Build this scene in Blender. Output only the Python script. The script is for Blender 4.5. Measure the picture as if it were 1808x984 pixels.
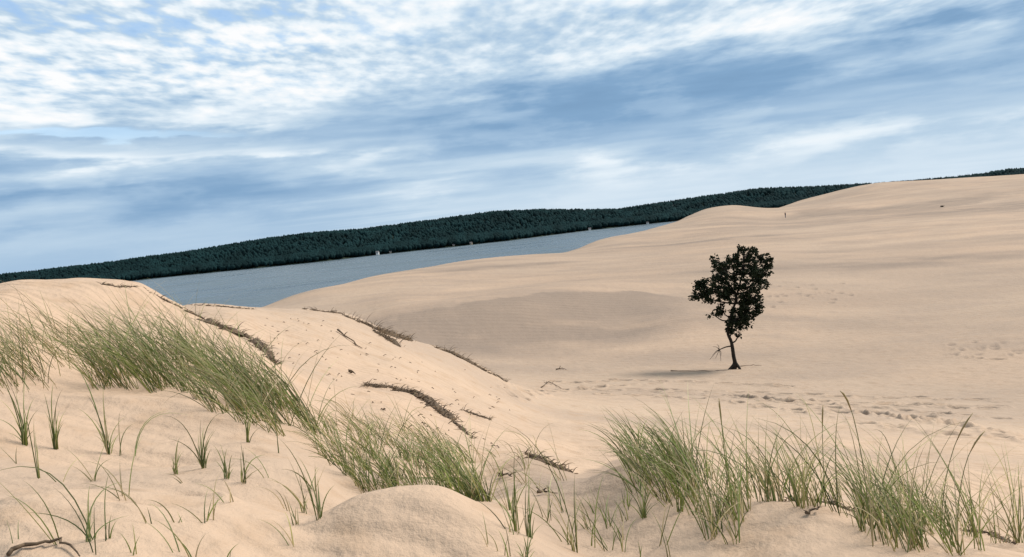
import bpy, bmesh, math, random
import numpy as np
from mathutils import Vector, Matrix

# ------------------------------------------------------------------ camera, sky, sun, exposure
for o in list(bpy.data.objects): bpy.data.objects.remove(o)
SC = bpy.context.scene
COL = SC.collection
random.seed(7); RNG = np.random.default_rng(11)

EYE = 35.0                                    # metres above the lake (lake surface is z = 0)
FPX, CX, CY = 1419.0, 904.0, 492.0            # lens and centre in the photo's own pixels
ROLL, PITCH = math.radians(6.2), math.radians(3.97)
F = np.array([0, math.cos(PITCH), -math.sin(PITCH)]); R0 = np.array([1., 0, 0]); U0 = np.cross(R0, F)
XC = R0*math.cos(ROLL) - U0*math.sin(ROLL)
YC = R0*math.sin(ROLL) + U0*math.cos(ROLL)

cam = bpy.data.cameras.new('camera'); camo = bpy.data.objects.new('camera', cam); COL.objects.link(camo)
cam.sensor_fit = 'HORIZONTAL'; cam.sensor_width = 36.0; cam.lens = 36.0*FPX/1808.0
cam.clip_start = 0.05; cam.clip_end = 20000
camo.matrix_world = Matrix(((XC[0], YC[0], -F[0], 0), (XC[1], YC[1], -F[1], 0), (XC[2], YC[2], -F[2], EYE), (0, 0, 0, 1)))
SC.camera = camo

SUN_AZ, SUN_EL = math.radians(72), math.radians(44)      # off to the right, behind thin cloud
sun = bpy.data.lights.new('sun', 'SUN'); suno = bpy.data.objects.new('sun', sun); COL.objects.link(suno)
sun.energy = 3.0; sun.angle = math.radians(20); sun.color = (1.0, 0.94, 0.87)
sd = Vector((math.sin(SUN_AZ)*math.cos(SUN_EL), math.cos(SUN_AZ)*math.cos(SUN_EL), math.sin(SUN_EL)))
suno.rotation_euler = sd.to_track_quat('Z', 'Y').to_euler(); suno.location = (0, 0, 80)

SC.view_settings.view_transform = 'Standard'; SC.view_settings.look = 'None'
SC.view_settings.gamma = 1.0; SC.view_settings.use_curve_mapping = False
SC.view_settings.exposure = 0.85
SC.render.engine = 'CYCLES'
SC.render.resolution_x, SC.render.resolution_y = 1024, 557
CLOUD_STRENGTH = 0.555                                     # cloud radiance before exposure

class NT:
    """small helper for writing node trees"""
    def __init__(s, tree): s.t = tree; s.n = tree.nodes; s.l = tree.links
    def new(s, kind, **kw):
        n = s.n.new(kind)
        for k, v in kw.items(): setattr(n, k, v)
        return n
    def put(s, sock, v):
        if isinstance(v, bpy.types.NodeSocket): s.l.new(v, sock)
        else: sock.default_value = v
    def math(s, op, a, b=0.0, c=0.0, clamp=False):
        n = s.new('ShaderNodeMath', operation=op, use_clamp=clamp)
        s.put(n.inputs[0], a); s.put(n.inputs[1], b); s.put(n.inputs[2], c); return n.outputs[0]
    def smooth(s, v, a, b, lo=0.0, hi=1.0):
        n = s.new('ShaderNodeMapRange', interpolation_type='SMOOTHSTEP')
        s.put(n.inputs['Value'], v); n.inputs['From Min'].default_value = a; n.inputs['From Max'].default_value = b
        n.inputs['To Min'].default_value = lo; n.inputs['To Max'].default_value = hi; return n.outputs['Result']
    def comb(s, x, y, z=0.0):
        n = s.new('ShaderNodeCombineXYZ'); s.put(n.inputs[0], x); s.put(n.inputs[1], y); s.put(n.inputs[2], z); return n.outputs[0]
    def mapping(s, vec, loc=(0, 0, 0), rot=(0, 0, 0), scale=(1, 1, 1)):
        n = s.new('ShaderNodeMapping'); s.put(n.inputs[0], vec)
        n.inputs[1].default_value = loc; n.inputs[2].default_value = rot; n.inputs[3].default_value = scale; return n.outputs[0]
    def noise(s, vec, scale, detail=4.0, rough=0.5, dist=0.0):
        n = s.new('ShaderNodeTexNoise'); s.put(n.inputs['Vector'], vec)
        n.inputs['Scale'].default_value = scale; n.inputs['Detail'].default_value = detail
        n.inputs['Roughness'].default_value = rough; n.inputs['Distortion'].default_value = dist; return n.outputs['Fac']
    def ramp(s, v, stops, interp='LINEAR'):
        n = s.new('ShaderNodeValToRGB'); s.put(n.inputs[0], v); e = n.color_ramp.elements; n.color_ramp.interpolation = interp
        while len(e) < len(stops): e.new(0.5)
        for q, (p, c) in zip(e, stops):
            q.position = p; q.color = (c, c, c, 1) if not hasattr(c, '__len__') else (*c, 1)
        return n.outputs[0]
    def mix(s, f, a, b, blend='MIX'):
        n = s.new('ShaderNodeMix', data_type='RGBA', blend_type=blend)
        s.put(n.inputs[0], f); s.put(n.inputs[6], a if isinstance(a, bpy.types.NodeSocket) else (*a, 1)); s.put(n.inputs[7], b if isinstance(b, bpy.types.NodeSocket) else (*b, 1))
        return n.outputs[2]

def build_world():
    w = bpy.data.worlds.new('World'); SC.world = w; w.use_nodes = True
    T = NT(w.node_tree); T.n.clear()
    tc = T.new('ShaderNodeTexCoord'); d = tc.outputs['Generated']
    sp = T.new('ShaderNodeSeparateXYZ'); T.put(sp.inputs[0], d); x, y, z = sp.outputs
    zc = T.math('ADD', T.math('MAXIMUM', z, 0.0), 0.035)
    u = T.math('DIVIDE', x, zc); v = T.math('DIVIDE', y, zc)
    P = T.comb(u, v)                                       # a point on a flat cloud deck overhead
    # noises on the deck
    rip = T.noise(T.mapping(P, rot=(0, 0, math.radians(-28)), scale=(1.0, 0.55, 1)), 10.0, 3.0, 0.5)          # ripples
    rip2 = T.noise(T.mapping(P, loc=(5, 9, 0), rot=(0, 0, math.radians(-20)), scale=(1.0, 0.6, 1)), 3.2, 2.0, 0.5)
    puff = T.noise(T.mapping(d, loc=(3, 1, 0), scale=(1, 1, 3.4)), 6.5, 5.0, 0.55)
    big = T.noise(T.mapping(P, loc=(7.3, 2.1, 0), scale=(0.5, 1.0, 1)), 0.55, 3.0, 0.5)
    strk = T.noise(T.mapping(d, loc=(1.3, 4.4, .2), rot=(0, math.radians(2), 0), scale=(1, 1, 8.0)), 3.6, 6.0, 0.55)
    # height bands of the deck, pushed about by the noises; the bands on the left sink a little towards the middle
    s = T.math('ADD', z, T.math('ADD', T.math('MULTIPLY', T.math('SUBTRACT', strk, 0.5), 0.05), T.math('MULTIPLY', T.math('SUBTRACT', big, 0.5), 0.06)))
    s = T.math('ADD', s, T.math('MULTIPLY', T.math('SUBTRACT', puff, 0.5), 0.045))
    s = T.math('ADD', s, T.math('MULTIPLY', T.math('MINIMUM', T.math('ADD', x, 0.1), 0.0), 0.05))
    left = T.ramp(s, [(0.0, .50), (.035, .47), (.060, .38), (.078, .50), (.10, .58), (.112, .84), (.122, .60), (.136, .52), (.150, .80), (.18, .82), (.22, .76), (.28, .68), (.34, .62), (.5, .70)], 'EASE')
    right = T.ramp(s, [(0.0, .70), (.04, .66), (.064, .70), (.082, .60), (.102, .40), (.125, .30), (.150, .36), (.172, .60), (.195, .78), (.22, .68), (.26, .78), (.34, .76), (.5, .72)], 'EASE')
    side = T.smooth(T.math('ADD', x, T.math('MULTIPLY', T.math('SUBTRACT', big, 0.5), 0.5)), -0.30, 0.02)
    mx = T.new('ShaderNodeMix', data_type='FLOAT'); T.put(mx.inputs[0], side); T.put(mx.inputs[2], left); T.put(mx.inputs[3], right)
    b = mx.outputs[0]
    hi = T.smooth(z, 0.13, 0.22)
    rr = T.math('ADD', T.math('MULTIPLY', T.math('SUBTRACT', rip, 0.5), 1.45), T.math('MULTIPLY', T.math('SUBTRACT', rip2, 0.5), 0.75))
    k_rip = T.math('MULTIPLY', T.math('MULTIPLY', rr, hi), T.math('SUBTRACT', 1.0, T.math('MULTIPLY', side, 0.5)))
    k_puf = T.math('ADD', T.math('MULTIPLY', T.math('SUBTRACT', puff, 0.5), 0.36), T.math('MULTIPLY', T.math('SUBTRACT', T.smooth(puff, .46, .60), 0.5), T.smooth(z, 0.30, 0.14, 0.05, 0.11)))
    k_str = T.math('MULTIPLY', T.math('MULTIPLY', T.math('SUBTRACT', strk, 0.5), 0.95), T.smooth(z, 0.26, 0.12, 0.25, 1.0))
    low = T.smooth(z, 0.015, 0.07, 0.25, 1.0)
    b = T.math('ADD', b, T.math('MULTIPLY', T.math('ADD', k_puf, k_str), low)); b = T.math('ADD', b, k_rip)
    ccol = T.ramp(b, [(0.0, (.18, .32, .51)), (.25, (.235, .395, .60)), (.45, (.37, .53, .715)), (.62, (.53, .675, .815)), (.82, (.80, .89, .96)), (1.0, (.98, .99, 1.0))])
    # clear gaps where the deck thins: between the ripples high on the left and in a slit under the white bank
    gap = T.math('MULTIPLY', T.smooth(T.math('ADD', T.math('MULTIPLY', rip, 0.6), T.math('MULTIPLY', rip2, 0.4)), 0.50, 0.38), T.smooth(z, 0.16, 0.27))
    gap = T.math('MULTIPLY', gap, T.math('SUBTRACT', 1.0, T.math('MULTIPLY', side, 0.85)))
    slit = T.math('MULTIPLY', T.smooth(s, 0.127, 0.131), T.smooth(s, 0.140, 0.135))
    slit = T.math('MULTIPLY', slit, T.smooth(T.math('ADD', x, T.math('MULTIPLY', T.math('SUBTRACT', puff, 0.5), 0.5)), -0.25, -0.42))
    gap = T.math('MAXIMUM', T.math('MULTIPLY', gap, 0.55), T.math('MULTIPLY', slit, 0.45))
    sky = T.new('ShaderNodeTexSky', sky_type='NISHITA'); sky.sun_disc = False
    sky.sun_elevation = SUN_EL; sky.sun_rotation = SUN_AZ
    bg1 = T.new('ShaderNodeBackground'); T.put(bg1.inputs[0], sky.outputs[0]); bg1.inputs[1].default_value = 0.13
    bg2 = T.new('ShaderNodeBackground'); T.put(bg2.inputs[0], ccol); bg2.inputs[1].default_value = CLOUD_STRENGTH
    ms = T.new('ShaderNodeMixShader'); T.put(ms.inputs[0], gap); T.l.new(bg2.outputs[0], ms.inputs[1]); T.l.new(bg1.outputs[0], ms.inputs[2])
    out = T.new('ShaderNodeOutputWorld'); T.l.new(ms.outputs[0], out.inputs[0])
build_world()

# ------------------------------------------------------------------ materials
def new_mat(name):
    m = bpy.data.materials.new(name); m.use_nodes = True; T = NT(m.node_tree); T.n.clear()
    out = T.new('ShaderNodeOutputMaterial'); bs = T.new('ShaderNodeBsdfPrincipled'); T.l.new(bs.outputs[0], out.inputs[0])
    return m, T, bs, out

def sand_material():
    m, T, bs, out = new_mat('sand')
    pos = T.new('ShaderNodeNewGeometry').outputs['Position']
    at = T.new('ShaderNodeAttribute'); at.attribute_name = 'grey_and_shade'
    n1 = T.noise(T.mapping(pos, scale=(1, 1, 0.3)), 0.045, 5, 0.55, 0.5)
    n2 = T.noise(T.mapping(pos, scale=(0.55, 1, 0.3), rot=(0, 0, 0.25)), 0.23, 5, 0.6, 0.3)
    n3 = T.noise(pos, 3.0, 5, 0.6)
    n4 = T.noise(pos, 160.0, 3, 0.7)
    dry = (0.455, 0.322, 0.222); grey = (0.325, 0.244, 0.182)
    c = T.mix(T.smooth(n1, .36, .64), dry, (0.405, 0.300, 0.215))
    c = T.mix(T.math('MULTIPLY', T.smooth(n2, .42, .66), 0.7), c, grey)
    c = T.mix(T.math('MULTIPLY', T.smooth(n3, .48, .70), 0.5), c, (0.335, 0.225, 0.142))
    c = T.mix(T.math('MULTIPLY', at.outputs['Fac'], 0.9), c, (0.196, 0.150, 0.116))  # darkens the base colour for greyer sand and painted shade
    c = T.mix(T.math('MULTIPLY', T.smooth(n4, .52, .72), 0.28), c, (0.30, 0.22, 0.15))
    T.put(bs.inputs['Base Color'], c); bs.inputs['Roughness'].default_value = 0.95; bs.inputs['Specular IOR Level'].default_value = 0.15
    # wind ripples and grain as fine relief
    wv = T.new('ShaderNodeTexWave', wave_type='BANDS', bands_direction='Y'); T.put(wv.inputs['Vector'], T.mapping(pos, rot=(0, 0, 0.35)))
    wv.inputs['Scale'].default_value = 2.3; wv.inputs['Distortion'].default_value = 7.0; wv.inputs['Detail'].default_value = 3.0; wv.inputs['Detail Scale'].default_value = 0.7
    g = T.noise(pos, 22.0, 6, 0.65)
    w2 = T.new('ShaderNodeTexWave', wave_type='BANDS', bands_direction='Y'); T.put(w2.inputs['Vector'], T.mapping(pos, rot=(0, 0, -0.2)))
    w2.inputs['Scale'].default_value = 0.42; w2.inputs['Distortion'].default_value = 5.0; w2.inputs['Detail'].default_value = 3.0; w2.inputs['Detail Scale'].default_value = 0.9
    h = T.math('ADD', T.math('MULTIPLY', wv.outputs['Fac'], 0.35), T.math('MULTIPLY', g, 0.7)); h = T.math('ADD', h, T.math('MULTIPLY', w2.outputs['Fac'], 1.6))
    h = T.math('ADD', h, T.math('MULTIPLY', T.noise(pos, 5.0, 3, 0.5), 1.6))
    bp = T.new('ShaderNodeBump'); bp.inputs['Strength'].default_value = 0.8; bp.inputs['Distance'].default_value = 0.025
    T.put(bp.inputs['Height'], h); T.l.new(bp.outputs[0], bs.inputs['Normal'])
    return m

def simple_mat(name, col, rough=0.9, var=0.25, scale=8.0, bump=0.0):
    m, T, bs, out = new_mat(name)
    pos = T.new('ShaderNodeNewGeometry').outputs['Position']
    n = T.noise(pos, scale, 4, 0.6)
    T.put(bs.inputs['Base Color'], T.mix(T.smooth(n, .3, .7), tuple(c*(1-var) for c in col), tuple(min(1, c*(1+var)) for c in col)))
    bs.inputs['Roughness'].default_value = rough; bs.inputs['Specular IOR Level'].default_value = 0.2
    if bump:
        bp = T.new('ShaderNodeBump'); bp.inputs['Distance'].default_value = bump; T.put(bp.inputs['Height'], n); T.l.new(bp.outputs[0], bs.inputs['Normal'])
    return m

def blade_material(name, transl=0.35, spec=0.35, rough=0.55):
    m, T, bs, out = new_mat(name)
    at = T.new('ShaderNodeAttribute'); at.attribute_name = 'tint'
    T.put(bs.inputs['Base Color'], at.outputs['Color']); bs.inputs['Roughness'].default_value = rough; bs.inputs['Specular IOR Level'].default_value = spec
    tr = T.new('ShaderNodeBsdfTranslucent'); T.put(tr.inputs[0], at.outputs['Color'])
    ms = T.new('ShaderNodeMixShader'); ms.inputs[0].default_value = transl
    T.l.new(bs.outputs[0], ms.inputs[1]); T.l.new(tr.outputs[0], ms.inputs[2]); T.l.new(ms.outputs[0], out.inputs[0])
    return m

def water_material():
    m, T, bs, out = new_mat('lake_water')
    pos = T.new('ShaderNodeNewGeometry').outputs['Position']
    bs.inputs['Base Color'].default_value = (0.035, 0.060, 0.075, 1); bs.inputs['Roughness'].default_value = 0.22; bs.inputs['IOR'].default_value = 1.33
    w = T.noise(T.mapping(pos, scale=(.35, 1, 1), rot=(0, 0, .2)), 0.012, 6, 0.65)
    T.put(bs.inputs['Roughness'], T.smooth(w, .3, .7, .14, .42)); T.put(bs.inputs['Base Color'], T.mix(T.smooth(w, .35, .65), (.032, .052, .062), (.055, .080, .092)))
    a = T.noise(T.mapping(pos, scale=(1, 1, 1)), 0.35, 5, 0.6); b = T.noise(T.mapping(pos, scale=(1, 0.25, 1)), 0.02, 4, 0.6)
    bp = T.new('ShaderNodeBump'); bp.inputs['Strength'].default_value = 1.0; bp.inputs['Distance'].default_value = 1.1
    T.put(bp.inputs['Height'], T.math('MULTIPLY', a, T.smooth(b, .25, .75, .6, 1.2))); T.l.new(bp.outputs[0], bs.inputs['Normal'])
    return m

M = dict(sand=sand_material(), water=water_material(), blade=blade_material('grass_blade'), leaf=blade_material('leaf', 0.10, 0.1, .7), forest=blade_material('forest_foliage', 0.05, 0.05, .9),
         bark=simple_mat('bark', (0.022, 0.018, 0.014), var=0.4, scale=14, bump=0.02), root=simple_mat('dead_root', (0.10, 0.070, 0.045), var=0.5, scale=30, bump=0.004),
         hill=simple_mat('forest_floor', (0.02, 0.03, 0.018), var=0.3, scale=0.05), shore=simple_mat('shore_sand', (0.30, 0.25, 0.19), scale=0.2),
         white=simple_mat('white_siding', (0.72, 0.72, 0.70), var=0.06, scale=2), roof=simple_mat('roof_shingle', (0.13, 0.12, 0.12), var=0.3, scale=2),
         tan=simple_mat('tan_siding', (0.38, 0.32, 0.25), var=0.1, scale=2), dark=simple_mat('dark_glass', (0.03, 0.035, 0.04), rough=0.2, var=0.1),
         skin=simple_mat('skin', (0.42, 0.26, 0.18), rough=0.6, var=0.1), shirt=simple_mat('dark_cloth', (0.035, 0.035, 0.05), var=0.2), jeans=simple_mat('denim', (0.05, 0.06, 0.10), var=0.2), hair=simple_mat('hair', (0.02, 0.014, 0.01), var=0.3))

# ------------------------------------------------------------------ object helpers
def link_mesh(name, verts, faces, mat, parent=None, smooth=False, tint=None):
    me = bpy.data.meshes.new(name); me.from_pydata([tuple(v) for v in verts], [], faces)
    if mat is not None: me.materials.append(mat)
    if smooth: me.polygons.foreach_set('use_smooth', np.ones(len(me.polygons), dtype=bool))
    if tint is not None:
        a = me.attributes.new('tint', 'FLOAT_COLOR', 'POINT'); a.data.foreach_set('color', np.asarray(tint, dtype=np.float32).ravel())
    me.update(); o = bpy.data.objects.new(name, me); COL.objects.link(o)
    if parent is not None: o.parent = parent
    return o

def fast_mesh(name, V, Fa, mat, tint=None, smooth=True):
    """V (n,3) float, Fa (m,k) int with k corners each"""
    V = np.ascontiguousarray(V, dtype=np.float32); Fa = np.ascontiguousarray(Fa, dtype=np.int32); k = Fa.shape[1]
    me = bpy.data.meshes.new(name); me.vertices.add(len(V)); me.vertices.foreach_set('co', V.ravel())
    me.loops.add(Fa.size); me.loops.foreach_set('vertex_index', Fa.ravel())
    me.polygons.add(len(Fa)); me.polygons.foreach_set('loop_start', np.arange(0, Fa.size, k, dtype=np.int32))
    me.polygons.foreach_set('use_smooth', np.full(len(Fa), smooth, dtype=bool))
    me.materials.append(mat)
    if tint is not None:
        a = me.attributes.new('tint', 'FLOAT_COLOR', 'POINT'); a.data.foreach_set('color', np.asarray(tint, dtype=np.float32).ravel())
    me.update(calc_edges=True); o = bpy.data.objects.new(name, me); COL.objects.link(o); return o

def empty(name, loc):
    o = bpy.data.objects.new(name, None); COL.objects.link(o); o.location = loc; o.empty_display_size = 0.1; return o

def tag(o, label=None, cat=None, group=None, kind=None):
    if label: o['label'] = label
    if cat: o['category'] = cat
    if group: o['group'] = group
    if kind: o['kind'] = kind
    return o

# ------------------------------------------------------------------ the dunes: one height field
def ray(px, py):
    d = F[None, :] + ((np.atleast_1d(px)-CX)/FPX)[:, None]*XC + ((CY-np.atleast_1d(py))/FPX)[:, None]*YC
    h = np.hypot(d[:, 0], d[:, 1]); return np.arctan2(d[:, 0], d[:, 1]), d[:, 2]/h

# profiles seen along each column of the picture: (row, horizontal distance in metres); 'h' rows lie hidden behind a brow
PROF = {
 0:    [(984,3.2),(900,3.9),(800,5.0),(700,6.3),(600,7.8),(540,8.9),(516,9.8),(560,12.5),(600,17),(600,30),(560,55),(552,75)],
 150:  [(984,3.15),(880,4.0),(770,5.4),(692,6.4),(620,7.6),(540,9.0),(504,10.0),(545,12.5),(590,17),(600,30),(560,55),(552,75)],
 250:  [(984,3.1),(880,4.0),(770,5.4),(700,6.3),(620,7.7),(550,9.0),(511,9.9),(550,12.0),(585,17),(600,30),(560,55),(548,78)],
 330:  [(984,3.1),(880,4.0),(780,5.3),(706,6.2),(640,7.4),(580,8.8),(548,9.6),(580,11.2),(560,13.5),(540,15.5),(585,19),(600,30),(565,55),(548,80)],
 400:  [(984,3.1),(880,3.95),(800,5.0),(730,6.0),(660,7.2),(610,8.4),(580,9.3),(592,10.4),(562,13.0),(541,15.8),(585,19),(600,30),(565,55),(546,82)],
 475:  [(984,3.1),(880,3.95),(810,4.8),(760,5.7),(700,6.9),(660,7.9),(632,8.7),(628,9.8),(590,12.5),(545,16.2),(590,20),(600,30),(570,52),(540,84)],
 550:  [(984,3.05),(930,3.5),(860,4.2),(790,5.4),(740,6.5),(700,7.6),(660,9.4),(605,12.5),(546,16.6),(600,21),(610,32),(560,58),(513,88)],
 620:  [(984,2.95),(900,3.45),(885,3.7),(890,4.3),(810,5.4),(750,7.0),(690,9.4),(630,12.5),(556,17.0),(620,22),(615,34),(560,58),(525,75),(499,95)],
 700:  [(984,2.9),(920,3.2),(880,3.5),(900,4.1),(870,4.6),(790,6.2),(720,8.6),(660,12.0),(592,17.6),(650,23),(625,36),(600,44),(555,52),(530,64),(482,104)],
 780:  [(984,2.9),(920,3.2),(890,3.5),(905,4.1),(870,4.7),(800,6.6),(740,9.0),(680,12.5),(616,18.2),(670,24),(640,36),(610,44),(548,52),(525,66),(470,118)],
 850:  [(984,2.9),(925,3.3),(910,3.7),(890,4.5),(820,6.6),(760,9.2),(700,13.0),(648,18.8),(670,25),(640,37),(605,45),(536,54),(515,70),(458,130)],
 930:  [(984,2.9),(930,3.3),(870,4.1),(803,5.6),(800,7.5),(760,10.5),(710,16),(690,22),(665,30),(635,39),(600,46),(528,56),(505,74),(450,142)],
 1020: [(984,2.9),(920,3.4),(860,4.1),(830,4.7),(838,6.2),(805,8.6),(760,11.8),(715,18),(690,26),(652,34),(620,42),(590,48),(520,59),(495,80),(443,152)],
 1100: [(984,2.9),(920,3.3),(850,3.9),(810,4.4),(835,5.8),(800,8.8),(760,12.4),(715,19),(685,27),(652,34),(615,42),(580,50),(515,63),(480,90),(420,178)],
 1190: [(984,2.9),(920,3.2),(850,3.8),(806,4.35),(830,5.8),(795,9.2),(755,13.6),(715,20),(685,27),(654,33.5),(610,42),(560,52),(525,62),(470,95),(425,160),(398,235)],
 1297: [(984,2.85),(920,3.2),(858,3.75),(832,4.2),(850,5.6),(800,9.8),(755,14.6),(715,21.3),(685,27.5),(652,34),(610,42),(560,52),(510,68),(450,108),(400,190),(385,245),(362,320)],
 1372: [(984,2.85),(930,3.1),(878,3.6),(860,4.0),(870,5.4),(805,9.8),(755,15),(715,21.6),(685,27.8),(648,35),(605,43),(555,54),(505,70),(445,112),(400,190),(384,262),(366,325)],
 1450: [(984,2.85),(930,3.1),(885,3.5),(880,3.9),(890,5.2),(815,9.6),(758,15.4),(718,21.8),(685,28.3),(646,36),(600,45),(550,56),(500,74),(440,118),(400,180),(372,275),(350,370)],
 1550: [(984,2.8),(940,3.05),(915,3.4),(915,4.0),(905,5.1),(825,9.4),(760,16),(720,22.2),(685,29),(642,37),(590,47),(535,61),(480,84),(430,125),(385,200),(362,290),(325,400)],
 1690: [(984,2.8),(960,2.95),(945,3.3),(945,3.9),(930,4.9),(840,9.0),(770,15.5),(730,21),(690,28.5),(642,37),(585,48),(520,66),(460,94),(410,140),(370,215),(345,300),(315,410)],
 1808: [(984,2.8),(972,3.1),(968,3.6),(950,4.8),(860,8.7),(785,15),(742,20.2),(695,28),(642,37),(580,48.5),(510,69),(450,98),(395,155),(355,235),(330,320),(307,415)],
}
CRESTR = {0:78,150:78,250:80,330:82,400:84,475:86,550:88,620:95,700:104,780:118,850:130,930:142,1020:152,1100:178,1190:235,1297:320,1372:325,1450:370,1550:400,1690:410,1808:415}
AZS = 3.2
pa, pr, pt = [], [], []
for px, prof in PROF.items():
    for (py, r) in prof:
        a, t = ray(px, py); pa.append(a[0]); pr.append(math.log(r)); pt.append(t[0])
    a0 = ray(px, 984)[0][0]
    pa.append(a0); pr.append(math.log(2.1)); pt.append(-1.38/2.1)
    rc = CRESTR[px]; zc = ray(px, prof[-1][0])[1][0]*rc
    for f_, dz in ((1.10, -1.2), (1.3, -6.0)):
        pa.append(a0); pr.append(math.log(rc*f_)); pt.append((zc+dz)/(rc*f_))
PA = np.array(pa); PR = np.array(pr); PT = np.array(pt)
PX_ = np.stack([PA*AZS, PR], 1)
def tps_k(d2): return 0.5*d2*np.log(d2+1e-12)
n_ = len(PX_); D2 = ((PX_[:, None]-PX_[None])**2).sum(-1)
A_ = np.zeros((n_+3, n_+3)); A_[:n_, :n_] = tps_k(D2)+np.eye(n_)*2e-5
A_[:n_, n_] = 1; A_[:n_, n_+1:] = PX_; A_[n_, :n_] = 1; A_[n_+1:, :n_] = PX_.T
W_ = np.linalg.solve(A_, np.concatenate([PT, np.zeros(3)]))
def tps(az, lr):
    sh = az.shape; q = np.stack([az.ravel()*AZS, lr.ravel()], 1).astype(np.float32); out = np.empty(len(q), np.float32)
    P32 = PX_.astype(np.float32); w = W_.astype(np.float32)
    for i in range(0, len(q), 40000):
        c = q[i:i+40000]; d2 = (c[:, :1]-P32[None, :, 0])**2 + (c[:, 1:2]-P32[None, :, 1])**2
        out[i:i+40000] = (0.5*d2*np.log(d2+1e-12)) @ w[:n_] + w[n_] + c @ w[n_+1:]
    return out.reshape(sh)

TAB = RNG.random((256, 256)).astype(np.float32)
def vnoise(x, y, seed=0):
    x = x+seed*17.31; y = y+seed*9.77
    xi = np.floor(x).astype(np.int64); yi = np.floor(y).astype(np.int64); fx = x-xi; fy = y-yi
    fx = fx*fx*fx*(fx*(fx*6-15)+10); fy = fy*fy*fy*(fy*(fy*6-15)+10)
    g = lambda i, j: TAB[i & 255, j & 255]
    return (g(xi, yi)*(1-fx)+g(xi+1, yi)*fx)*(1-fy)+(g(xi, yi+1)*(1-fx)+g(xi+1, yi+1)*fx)*fy - 0.5
def sstep(x, a, b):
    t = np.clip((x-a)/(b-a), 0, 1); return t*t*(3-2*t)
CA = np.array([ray(p, 500)[0][0] for p in sorted(CRESTR)]); CR = np.array([CRESTR[p] for p in sorted(CRESTR)], float)
AZMAX = math.radians(34.5)

def near_relief():
    """bare mound, hollow, bench and slips in the near sand: (x, y, along, across, turn, rise)"""
    out = []
    for px, py, sx, sy, tr, dz, rm in ((735,900,.42,.26,.1,.085,2.6), (1000,915,.34,.42,.2,-.13,2.6), (1130,850,.40,.30,.3,.06,3), (360,872,.16,.05,-.25,-.05,3), (395,884,.10,.05,-.6,.035,3), (225,892,.14,.07,.2,-.05,3), (190,800,.5,.25,.1,-.06,4),
                                       (280,730,.9,.28,-.12,.10,5), (300,800,.35,.10,-.1,-.04,4), (560,880,.35,.22,.3,-.09,3.2), (60,900,.5,.3,0,.06,3), (1400,920,.35,.2,.1,.05,2.7), (1620,960,.3,.15,0,-.04,2.6)):
        p = hit(px, py, rm); out.append((p.x, p.y, sx, sy, tr, dz))
    return out
RELIEF = []
def height(az, r):
    """sand height relative to the eye"""
    azc = np.clip(az, -AZMAX, AZMAX); rr = np.maximum(r, 2.2)
    z = tps(azc, np.log(np.minimum(rr, 520)))*rr
    gen = -1.55 - 6.5*sstep(r, 4, 40) + 3.0*sstep(r, 60, 250)
    z = z + (gen-z)*sstep(np.abs(az), math.radians(36), math.radians(95))
    z = np.where(r < 2.2, -1.56+(z+1.56)*sstep(r, 0.2, 2.2), z)
    x = r*np.sin(az); y = r*np.cos(az)
    z = z + 0.17*vnoise(x/1.05, y/1.05, 1)*sstep(r, 1.2, 3)*sstep(r, 16, 8) + 0.10*vnoise(x/.62, y/.55, 7)*sstep(r, 16, 9) + 0.036*vnoise(x/.42, y/.42, 2) + 0.010*vnoise(x/.14, y/.14, 3)
    for (rx_, ry_, sx, sy, tr, dz) in RELIEF:
        c, s_ = math.cos(tr), math.sin(tr); dx = x-rx_; dy = y-ry_; z = z+dz*np.exp(-((dx*c+dy*s_)/sx)**2-((-dx*s_+dy*c)/sy)**2)
    near = sstep(r, 26, 18)
    z = z + near*0.05*np.abs(vnoise(x/.8, y/.5, 9))*sstep(vnoise(x/3, y/3, 10), 0.0, .3)
    z = z + sstep(r, 14, 30)*(0.12*vnoise(x/7, y/5, 4)) + sstep(r, 50, 90)*(0.35*vnoise(x/34, y/22, 5)) + sstep(r, 130, 240)*(1.0*vnoise(x/95, y/60, 6))
    rc = np.interp(azc, CA, CR)
    z = z + (-EYE-3.5-z)*sstep(r, rc*1.12, rc*1.12+130)
    return z

RG = np.concatenate([np.geomspace(2.2, 60, 900), np.geomspace(60.5, 460, 400)])
def hit(px, py, rmin=2.2):
    """where the line of sight through a picture point first meets the sand"""
    a, t = ray(px, py); rg = RG[RG >= rmin]
    h = height(np.full(len(rg), a[0]), rg)/rg
    k = np.argmax(h >= t[0]) if (h >= t[0]).any() else int(np.argmax(h-t[0]))
    r = rg[k]; return Vector((r*math.sin(a[0]), r*math.cos(a[0]), EYE+h[k]*r))
RELIEF = near_relief()
def zat(x, y):
    x = np.atleast_1d(np.asarray(x, float)); y = np.atleast_1d(np.asarray(y, float))
    return height(np.arctan2(x, y), np.hypot(x, y))+EYE
def fall(p):
    """downhill unit vector"""
    e = .15; z = zat([p[0]+e, p[0]-e, p[0], p[0]], [p[1], p[1], p[1]+e, p[1]-e]); g = Vector((z[1]-z[0], z[3]-z[2], 0))
    return g.normalized() if g.length > 1e-6 else Vector((0, -1, 0))

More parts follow.
